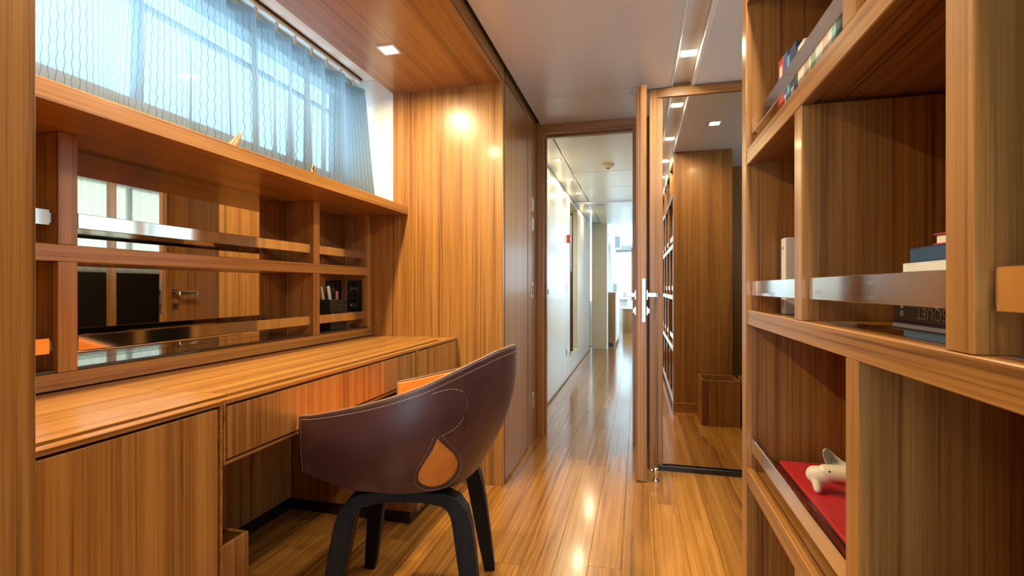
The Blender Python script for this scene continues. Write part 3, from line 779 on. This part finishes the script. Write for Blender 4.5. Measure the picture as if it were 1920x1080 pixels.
# ------------------------------------------------------------------ desk chair
CH = (-0.672, 1.441, 0.0)
ch = thing('desk_chair', 'burgundy leather tub chair with orange lining and black wooden legs at the desk', 'chair', CH, math.atan2(-0.22, -0.975))
def interp(tab, x):
    """smooth (monotone cubic) table lookup"""
    x = max(tab[0][0], min(tab[-1][0], x)); n = len(tab)
    sl = [(tab[i + 1][1] - tab[i][1]) / (tab[i + 1][0] - tab[i][0]) for i in range(n - 1)]
    mm = [sl[0] if i == 0 else sl[-1] if i == n - 1 else (0.0 if sl[i - 1] * sl[i] <= 0 else 2 * sl[i - 1] * sl[i] / (sl[i - 1] + sl[i])) for i in range(n)]
    mm[0] = 0.0
    for i in range(n - 1):
        if x <= tab[i + 1][0]:
            h = tab[i + 1][0] - tab[i][0]; q = (x - tab[i][0]) / h
            return ((2 * q ** 3 - 3 * q * q + 1) * tab[i][1] + (q ** 3 - 2 * q * q + q) * h * mm[i] + (-2 * q ** 3 + 3 * q * q) * tab[i + 1][1] + (q ** 3 - q * q) * h * mm[i + 1])
RIM = [(0, 0.825), (15, 0.823), (30, 0.809), (45, 0.783), (60, 0.750), (75, 0.722), (90, 0.699), (105, 0.679), (120, 0.659), (130, 0.648)]
BOT = [(0, 0.447), (60, 0.446), (80, 0.446), (102, 0.456), (118, 0.480), (130, 0.505)]
KB = [(0, 0.62), (60, 0.64), (85, 0.68), (108, 0.82), (130, 1.0)]
PHM = 130.0
def shell(phi, t, off=0.0):
    """phi in degrees from the back, t 0 at the rim .. 1 at the lower edge"""
    a = abs(phi); c, s = math.cos(math.radians(phi)), math.sin(math.radians(phi))
    n = 2.35; ax = 0.30 if c > 0 else 0.368; ay = 0.300
    r = ((abs(c) / ax) ** n + (abs(s) / ay) ** n) ** (-1 / n)
    zr, zb, kb = interp(RIM, a), interp(BOT, a), interp(KB, a)
    k = 1.0 - (1 - kb) * t ** 2.1
    k *= 1.0 + 0.045 * math.sin(PI * min(1, t * 1.2)) * (0.3 if a < 40 else 1.0 if a < 100 else (132 - a) / 32) 
    z = zr + (zb - zr) * (t ** 0.92)
    R = r * k - off
    return Vector((-R * c , R * s, z + off * 0.9 * t))
NU, NV = 420, 120
HT, HH, HW = 0.69, 0.27, 18.5
def hc_(t): return 52.5 - 6.0 * (t - 0.43) / 0.5          # middle line of the teardrop
def hw_(t):
    y = (t - HT) / HH
    return HW * math.sqrt(max(0.0, 1 - y * y)) * (0.52 + 0.48 * y) * 1.12 if -1 < y < 1 else -1.0
def hole(phi, t):
    """signed distance in degrees to the teardrop outline, < 0 inside"""
    if hw_(t) < 0: return 99.0
    return abs(abs(phi) - hc_(t)) - hw_(t)
bm = bmesh.new(); grid = {}
for i in range(NU + 1):
    for j in range(NV + 1):
        ph, t = -PHM + 2 * PHM * i / NU, j / NV
        for _ in range(1):
            pass
        grid[i, j] = [ph, t]
# snap vertices near the outline of the hole sideways onto it
dph = 2 * PHM / NU
for (i, j), q in grid.items():
    f = hole(*q)
    if abs(f) < dph * 0.5:
        sgn = 1 if abs(q[0]) > hc_(q[1]) else -1
        q[0] -= (1 if q[0] > 0 else -1) * sgn * f
vs = {k: bm.verts.new(shell(q[0], q[1])) for k, q in grid.items()}
for i in range(NU):
    for j in range(NV):
        qs = [grid[i, j], grid[i + 1, j], grid[i + 1, j + 1], grid[i, j + 1]]
        if hole(sum(q[0] for q in qs) / 4, sum(q[1] for q in qs) / 4) < 0: continue
        bm.faces.new((vs[i, j], vs[i + 1, j], vs[i + 1, j + 1], vs[i, j + 1]))
bmesh.ops.delete(bm, geom=[v for v in bm.verts if not v.link_faces], context='VERTS')
os_ = link('outer_shell', bm, M['leather'], ch, True, local=True)
md = os_.modifiers.new('thickness', 'SOLIDIFY'); md.thickness = 0.004; md.offset = 0
sheet('inner_lining', lambda u, v: shell(-PHM + 2 * PHM * u, 0.006 + v * 0.97, 0.008 - 0.0055 * math.exp(-((abs(-PHM + 2 * PHM * u) - 50) / 22) ** 2) * min(1.0, v * 2.5)), 160, 40, M['orange'], ch, thick=0.004, local=True)
# underside pan and seat pad
def pan(u, v):
    ph = -PHM + 2 * PHM * u; e = shell(ph, 0.985, 0.004); c = Vector((0.03, 0, 0.440))
    return c.lerp(e, v)
sheet('seat_pan', pan, 96, 8, M['leather'], ch, thick=0.004, local=True)
def padtop(u, v):
    ph = -180 + 360 * u; a = abs(ph)
    if a <= PHM: e = shell(ph, 0.90, 0.022)
    else:
        w_ = (a - PHM) / (180 - PHM); e0 = shell(math.copysign(PHM, ph), 0.90, 0.022)
        e = Vector((e0.x * (1 - 0.15 * w_), e0.y * (1 - w_), 0.485))
    e = Vector((e.x * 0.94, e.y * 0.94, min(e.z, 0.500)))
    return Vector((0.02, 0, 0.486)).lerp(e, v)
sheet('seat_pad', padtop, 120, 10, M['orange'], ch, thick=0.02, local=True)
# tan rim edge and stitches
bm = bmesh.new()
rim = [shell(-PHM + 2 * PHM * i / 120, 0.0, 0.003) + Vector((0, 0, 0.002)) for i in range(121)]
frt = [shell(PHM, t_ / 14, 0.003) for t_ in range(15)]
frl = [shell(-PHM, t_ / 14, 0.003) for t_ in range(15)]
add_tube(bm, frl[::-1] + rim[1:-1] + frt, 0.0030, 6)
link('rim_edge', bm, M['tan'], ch, True, local=True)
bm = bmesh.new()
def stitches(path, step=0.0085, ln=0.0052, r=0.0007):
    d, nxt = 0.0, 0.0
    for a, b in zip(path, path[1:]):
        L_ = (b - a).length
        while nxt < d + L_:
            p = a.lerp(b, (nxt - d) / L_); q = p + (b - a).normalized() * ln
            add_tube(bm, [p, q], r, 4, False); nxt += step
        d += L_
OUT = -0.0028
stitches([shell(-PHM + 2 + 2 * (PHM - 2) * i / 300, 0.035, OUT) for i in range(301)])
for sg in (-1, 1):
    stitches([shell(sg * (PHM - 2), 0.04 + 0.94 * i / 40, OUT) for i in range(41)])
    ring = []
    for i in range(121):
        a = i / 120; y = -math.cos(2 * PI * a); side = 1 if a > 0.5 else -1
        t_ = HT + HH * y * 0.999
        ring.append(shell(sg * (hc_(t_) + side * (max(0, hw_(t_)) + 2.0)), min(0.99, HT + HH * y * 1.06), OUT))
    stitches(ring)
    tabp = [(52, 0.41), (45.5, 0.39), (41.5, 0.345), (38.5, 0.27), (39, 0.19), (42, 0.125), (48, 0.08), (56, 0.06)]
    fine = []
    for k in range(len(tabp) - 1):
        p0 = tabp[max(k - 1, 0)]; p1 = tabp[k]; p2 = tabp[k + 1]; p3 = tabp[min(k + 2, len(tabp) - 1)]
        for i in range(8):
            t_ = i / 8
            fine.append(tuple(0.5 * (2 * p1[q] + (p2[q] - p0[q]) * t_ + (2 * p0[q] - 5 * p1[q] + 4 * p2[q] - p3[q]) * t_ ** 2 + (3 * p1[q] - p0[q] - 3 * p2[q] + p3[q]) * t_ ** 3) for q in (0, 1)))
    stitches([shell(sg * p[0], p[1], OUT) for p in fine])
link('stitching', bm, M['thread'], ch, local=True)
SW = math.pi - 0.05 - math.atan2(-0.22, -0.975) % (2 * math.pi)
off = Matrix.Rotation(-ch.rotation_euler.z, 3, 'Z') @ Vector((0.008, -0.021, 0))
for o_ in list(ch.children):
    o_.rotation_euler.z = SW; o_.location = off
# base: two bent arches, cross bars and a swivel plate
def add_strip(bm, pts, wid, thk):
    """rectangular section along pts; wid along chair y-ish outward, thk in the bend plane"""
    rings = []
    for i, p in enumerate(pts):
        d = (pts[min(i + 1, len(pts) - 1)] - pts[max(i - 1, 0)]).normalized()
        side = Vector((0, 1, 0)); side = (side - d * side.dot(d)).normalized(); nn = d.cross(side)
        w_, t_ = wid[i] / 2, thk[i] / 2
        rings.append([bm.verts.new(p + side * a * w_ + nn * b * t_) for a, b in ((-1, -1), (1, -1), (1, 1), (-1, 1))])
    for q, s in zip(rings, rings[1:]):
        for k in range(4): bm.faces.new((q[k], q[(k + 1) % 4], s[(k + 1) % 4], s[k]))
    bm.faces.new(rings[0][::-1]); bm.faces.new(rings[-1])
for sy in (-1, 1):
    for sx in (-1, 1):
        path = [(0.214, 0.214, 0.001), (0.196, 0.196, 0.13), (0.178, 0.178, 0.26), (0.166, 0.166, 0.335), (0.156, 0.160, 0.372), (0.138, 0.154, 0.396), (0.112, 0.150, 0.408), (0.06, 0.146, 0.413), (0.0, 0.145, 0.4145)]
        pts = [Vector((sx * a, sy * b, c)) for a, b, c in path]
        if sx < 0: pts[-1].x = -0.0004
        else: pts[-1].x = 0.0004
        bm = bmesh.new()
        add_strip(bm, pts, [0.036, 0.044, 0.050, 0.054, 0.056, 0.060, 0.060, 0.060, 0.060], [0.036, 0.046, 0.052, 0.052, 0.048, 0.042, 0.036, 0.030, 0.028])
        bmesh.ops.bevel(bm, geom=[e for e in bm.edges], offset=0.0018, segments=1, affect='EDGES')
        link('leg', bm, BLACKWOOD, ch, local=True)
for sx in (-1, 1):
    box('cross_bar', sx * 0.06 - 0.022, sx * 0.06 + 0.022, -0.119, 0.119, 0.404, 0.424, BLACKWOOD, ch, 0.002, local=True)
bm = bmesh.new(); add_lathe(bm, [(0.11, 0.4245), (0.11, 0.434), (0.10, 0.437)], (0, 0, 0), 32)
link('swivel_plate', bm, BLACKWOOD, ch, local=True)

# ------------------------------------------------------------------ corridor beyond the doorway
XHL, XHR, YHE = -0.744, 0.06, 8.16
hl = struct(boxes('wall_corridor_left', [(-0.96, XHL - 0.014, 3.425, 5.64, 0, 2.12), (-0.96, XHL - 0.014, 6.40, 8.30, 0, 2.12), (-0.96, XHL - 0.014, 5.64, 6.40, 0, 0.22),
                                         (-0.96, XHL - 0.014, 5.64, 6.40, 2.0, 2.12), (-0.98, -0.90, 5.64, 6.40, 0.22, 2.0)], M['white'], bev=0))
for y0_, y1_, z0_, z1_ in ((3.43, 4.27, 0.02, 2.02), (4.276, 5.40, 0.02, 2.02), (5.406, 5.635, 0.02, 2.02), (5.64, 6.40, 0.02, 0.218), (6.405, 7.10, 0.02, 2.02), (7.106, 7.60, 0.02, 2.02), (7.606, 8.158, 0.02, 2.02)):
    box('panel', XHL - 0.0135, XHL, y0_, y1_, z0_, z1_, M['white'], hl, 0.004, 2)
boxes('niche_frame', [(-0.90, XHL + 0.004, 6.36, 6.40, 0.222, 1.998), (-0.90, XHL + 0.004, 5.642, 6.359, 0.222, 0.236), (-0.90, XHL + 0.004, 5.642, 6.359, 1.985, 1.998)], M['cream'], hl)
box('niche_edge', -0.90, XHL + 0.003, 5.642, 5.668, 0.237, 1.984, M['gap'], hl, 0.001)
struct(boxes('wall_corridor_right', [(XHR, 0.16, 3.425, 4.7, 0, 2.12), (XHR, 0.16, 6.3, 8.30, 0, 2.12), (XHR, 0.16, 4.7, 6.3, 0, 0.95), (XHR, 0.16, 4.7, 6.3, 1.50, 2.12)], M['white'], bev=0))
w6 = struct(box('window_6', 0.125, 0.132, 4.7, 6.3, 0.95, 1.50, M['glass'], bev=0))
for y in (4.7, 5.48, 6.26):
    box('window_frame', 0.10, 0.15, y, y + 0.04, 0.95, 1.50, M['white'], w6)
hc = struct(box('ceiling_corridor', -0.98, 0.16, 3.425, 8.30, 2.121, 2.16, M['white'], bev=0))
for y0_, y1_ in ((3.43, 4.52), (4.53, 5.24), (5.25, 6.10), (6.24, 8.29)):
    box('panel', -0.570, XHR - 0.001, y0_, y1_, 2.05, 2.12, M['white'], hc, 0.004)
box('light_slot_panel', XHL - 0.01, -0.585, 3.43, 8.155, 2.062, 2.12, M['white'], hc, 0.002)
box('beam', XHL - 0.01, XHR - 0.001, 6.11, 6.23, 2.03, 2.061, M['satin'], hc, 0.002)
for y, l in ((4.061, 'first lit downlight along the left edge of the corridor ceiling'), (4.832, 'second lit downlight along the left edge of the corridor ceiling'),
             (5.569, 'third lit downlight along the left edge of the corridor ceiling'), (6.9, 'last downlight along the left edge of the corridor ceiling')):
    downlight(-0.640, y, 2.062, P_HALL, l, 'corridor downlights', w=0.032)
struct(box('wall_pillar_beige', -0.72, -0.477, YHE + 0.005, 8.52, 0, 2.15, M['beige'], bev=0.004))
sd = thing('smoke_detector', 'round cream smoke detector on the corridor ceiling', 'smoke detector', (-0.241, 4.28, 2.05))
bm = bmesh.new(); add_lathe(bm, [(0.052, 0.0), (0.054, -0.012), (0.050, -0.018), (0.036, -0.030), (0.018, -0.034)], (-0.241, 4.28, 2.0495), 28)
link('housing', bm, M['cream'], sd, True)
bm = bmesh.new(); add_lathe(bm, [(0.017, 0.0), (0.016, -0.006)], (-0.241, 4.28, 2.0155), 20)
link('sensor_grille', bm, M['tan'], sd)
ng = thing('niche_panel', 'tall glazed panel with dark frame standing in the corridor niche', 'glazed panel', (-0.81, 6.0, 0.237))
boxes('frame', [(-0.88, -0.866, 5.99, 6.01, 0.237, 1.90), (-0.770, -0.756, 5.99, 6.01, 0.237, 1.90), (-0.866, -0.770, 5.99, 6.01, 1.88, 1.90), (-0.866, -0.770, 5.99, 6.01, 0.237, 0.26)], M['black'], ng)
box('upper_pane', -0.8658, -0.7702, 5.996, 6.004, 1.20, 1.8798, M['white'], ng, 0)
box('lower_pane', -0.8658, -0.7702, 5.996, 6.004, 0.2602, 1.1995, WOOD['z'], ng, 0)
fa = thing('fire_alarm_button', 'red fire alarm call point on the white corridor wall', 'alarm', (XHL, 5.431, 1.495))
box('case', XHL + 0.0005, XHL + 0.035, 5.390, 5.472, 1.495, 1.580, M['redplastic'], fa, 0.004, 2)
box('window', XHL + 0.0355, XHL + 0.037, 5.410, 5.452, 1.515, 1.560, M['white'], fa, 0.0005)
plate('light_switch', 5.389, 0.955, 1.045, 'dark switch plate at handle height on the white corridor wall', 'satin', XHL + 0.0005, 0.05, group='wall plates along the corridor')
plate('light_switch', 4.22, 0.945, 0.99, 'tiny dark latch on the first white corridor panel', 'satin', XHL + 0.0005, 0.045, group='wall plates along the corridor')
plate('power_socket', 5.347, 0.265, 0.350, 'dark socket low on the white corridor wall', 'satin', XHL + 0.0005, 0.05, 'socket', group='wall plates along the corridor')
plate('light_switch', 8.02, 0.92, 1.02, 'small triple switch at the end of the corridor wall', 'satin', XHL + 0.0005, 0.05, group='wall plates along the corridor')

# ------------------------------------------------------------------ saloon at the end
struct(boxes('wall_saloon_port', [(-1.0, -0.86, 8.30, 14.5, 0, 0.75), (-1.0, -0.86, 8.30, 14.5, 2.05, 2.2), (-1.0, -0.86, 8.30, 8.8, 0.75, 2.05), (-1.0, -0.86, 13.6, 14.5, 0.75, 2.05)], M['white'], bev=0))
w3 = struct(box('window_3', -0.945, -0.935, 8.8, 13.6, 0.75, 2.05, M['glass'], bev=0))
for y in (8.8, 10.35, 11.95, 13.55):
    box('window_frame', -0.96, -0.90, y, y + 0.05, 0.75, 2.05, M['white'], w3)
struct(boxes('wall_saloon_starboard', [(1.7, 1.8, 8.30, 14.5, 0, 0.15), (1.7, 1.8, 8.30, 14.5, 2.12, 2.2), (1.7, 1.8, 8.30, 8.5, 0.15, 2.12), (1.7, 1.8, 14.2, 14.5, 0.15, 2.12)], M['white'], bev=0))
w4 = struct(box('window_4', 1.74, 1.75, 8.5, 14.2, 0.15, 2.12, M['glass'], bev=0))
for y in (8.5, 10.35, 12.25, 14.15):
    box('window_frame', 1.72, 1.77, y, y + 0.05, 0.15, 2.12, M['white'], w4)
struct(box('wall_saloon_aft', 0.16, 1.8, 8.22, 8.30, 0, 2.2, M['white'], bev=0))
struct(boxes('wall_saloon_forward', [(-1.0, 1.8, 14.4, 14.5, 0, 0.70), (-1.0, 1.8, 14.4, 14.5, 2.0, 2.2), (-1.0, -0.62, 14.4, 14.5, 0.70, 2.0), (1.5, 1.8, 14.4, 14.5, 0.70, 2.0)], M['white'], bev=0))
w5 = struct(box('window_5', -0.62, 1.5, 14.46, 14.47, 0.70, 2.0, M['glass'], bev=0))  # window and blind added in the far wall for brightness and floor glare
for x in (-0.62, 0.42, 1.45):
    box('window_frame', x, x + 0.05, 14.44, 14.49, 0.70, 2.0, M['white'], w5)
t = thing('saloon_curtain', 'pale sheer blind across the front windows added to brighten the far end of the saloon', 'curtain', (0.4, 14.38, 0.6))
sheet('cloth', lambda u, v: Vector((-0.66 + 2.2 * u, 14.37 + 0.012 * math.sin(u * 90), 0.62 + 1.45 * v)), 160, 4, M['blind'], t)
cs = struct(box('ceiling_saloon', -1.0, 1.8, 8.301, 14.5, 2.2, 2.25, M['white'], bev=0))
for y0_, y1_ in ((8.31, 9.6), (9.62, 11.6), (11.62, 14.39)):
    box('panel', -0.55, 1.69, y0_, y1_, 2.16, 2.199, M['white'], cs, 0.004)
for k, (y0_, y1_, l) in enumerate(((8.85, 10.0, 'white sheer curtain gathered behind the saloon cabinet'), (10.9, 11.9, 'white sheer curtain panel hanging further down the saloon'))):
    t = thing('saloon_curtain', l, 'curtain', (-0.74, (y0_ + y1_) / 2, 0), group='saloon curtains')
    sheet('cloth', lambda u, v, a=y0_, b=y1_: Vector((-0.66 + 0.22 * k + 0.035 * math.sin(u * 46) - 0.10 * v, a + (b - a) * u, 0.02 + 2.10 * v)), 120, 6, M['sheer'], t)
sc_ = thing('saloon_cabinet', 'low brown cabinet with pale glossy doors past the beige pillar', 'cabinet', (-0.46, 9.4, 0))
box('carcass', -0.560, -0.368, 8.60, 10.35, 0.065, 0.915, WOOD['z'], sc_)
box('top', -0.565, -0.345, 8.59, 10.36, 0.9155, 0.937, M['white'], sc_, 0.002)
for k in range(4):
    d_ = box('door', -0.3675, -0.350, 8.605 + k * 0.435, 9.035 + k * 0.435, 0.070, 0.912, M['white'], sc_, 0.003)
box('plinth', -0.55, -0.39, 8.63, 10.32, 0.0, 0.0645, M['black'], sc_)
spk = thing('ceiling_speaker', 'small white loudspeaker on a bracket below the saloon ceiling', 'speaker', (-0.42, 10.4, 2.0))
box('cabinet', -0.46, -0.33, 10.30, 10.46, 1.80, 2.06, M['whiteplastic'], spk, 0.012, 2)
box('grille', -0.445, -0.345, 10.296, 10.2995, 1.815, 2.045, M['grey'], spk, 0.001)
bm = bmesh.new(); add_tube(bm, [(-0.40, 10.40, 2.055), (-0.40, 10.42, 2.11), (-0.44, 10.44, 2.159)], 0.014, 8)
link('bracket', bm, M['satin'], spk, True)
tf = thing('photo_frame', 'dark photo frame standing on the saloon cabinet', 'photo frame', (-0.42, 10.1, 0.9375))
bm = bmesh.new()
add_box(bm, -0.47, -0.40, 10.09, 10.105, 0.9375, 1.08, 0.002)
link('frame', bm, M['black'], tf)
box('print', -0.463, -0.407, 10.086, 10.0895, 0.945, 1.072, M['grey'], tf, 0)
box('strut', -0.44, -0.43, 10.1055, 10.15, 0.9375, 1.02, M['black'], tf, 0.001)
tb = thing('side_table', 'round-ended wooden side table with pale top in the saloon', 'table', (-0.10, 11.6, 0))
bm = bmesh.new(); add_lathe(bm, [(0.28, 0.53), (0.285, 0.54), (0.285, 0.56), (0.28, 0.57)], (-0.10, 11.6, 0), 32); link('top', bm, M['white'], tb, True)
bm = bmesh.new(); add_lathe(bm, [(0.23, 0.0), (0.23, 0.53)], (-0.10, 11.6, 0), 32); link('drum_base', bm, WOOD['z'], tb)
ub = thing('white_box', 'small white box on the saloon side table', 'box', (-0.14, 11.5, 0.5705))
box('case', -0.22, -0.06, 11.44, 11.58, 0.5705, 0.70, M['whiteplastic'], ub, 0.004); box('lid', -0.223, -0.057, 11.437, 11.583, 0.7005, 0.725, M['whiteplastic'], ub, 0.003)
dc = thing('display_case', 'tall wooden display case at the far end of the saloon', 'display case', (0.0, 14.0, 0))
boxes('frame', [(-0.16, -0.12, 13.95, 14.30, 0, 2.1), (0.56, 0.60, 13.95, 14.30, 0, 2.1), (-0.12, 0.56, 13.95, 14.30, 2.06, 2.1), (-0.12, 0.56, 13.95, 14.30, 0, 0.06)], WOOD['z'], dc)
for z in (0.5, 0.9, 1.3, 1.7): box('shelf', -0.119, 0.559, 13.96, 14.30, z, z + 0.02, WOOD['x'], dc)
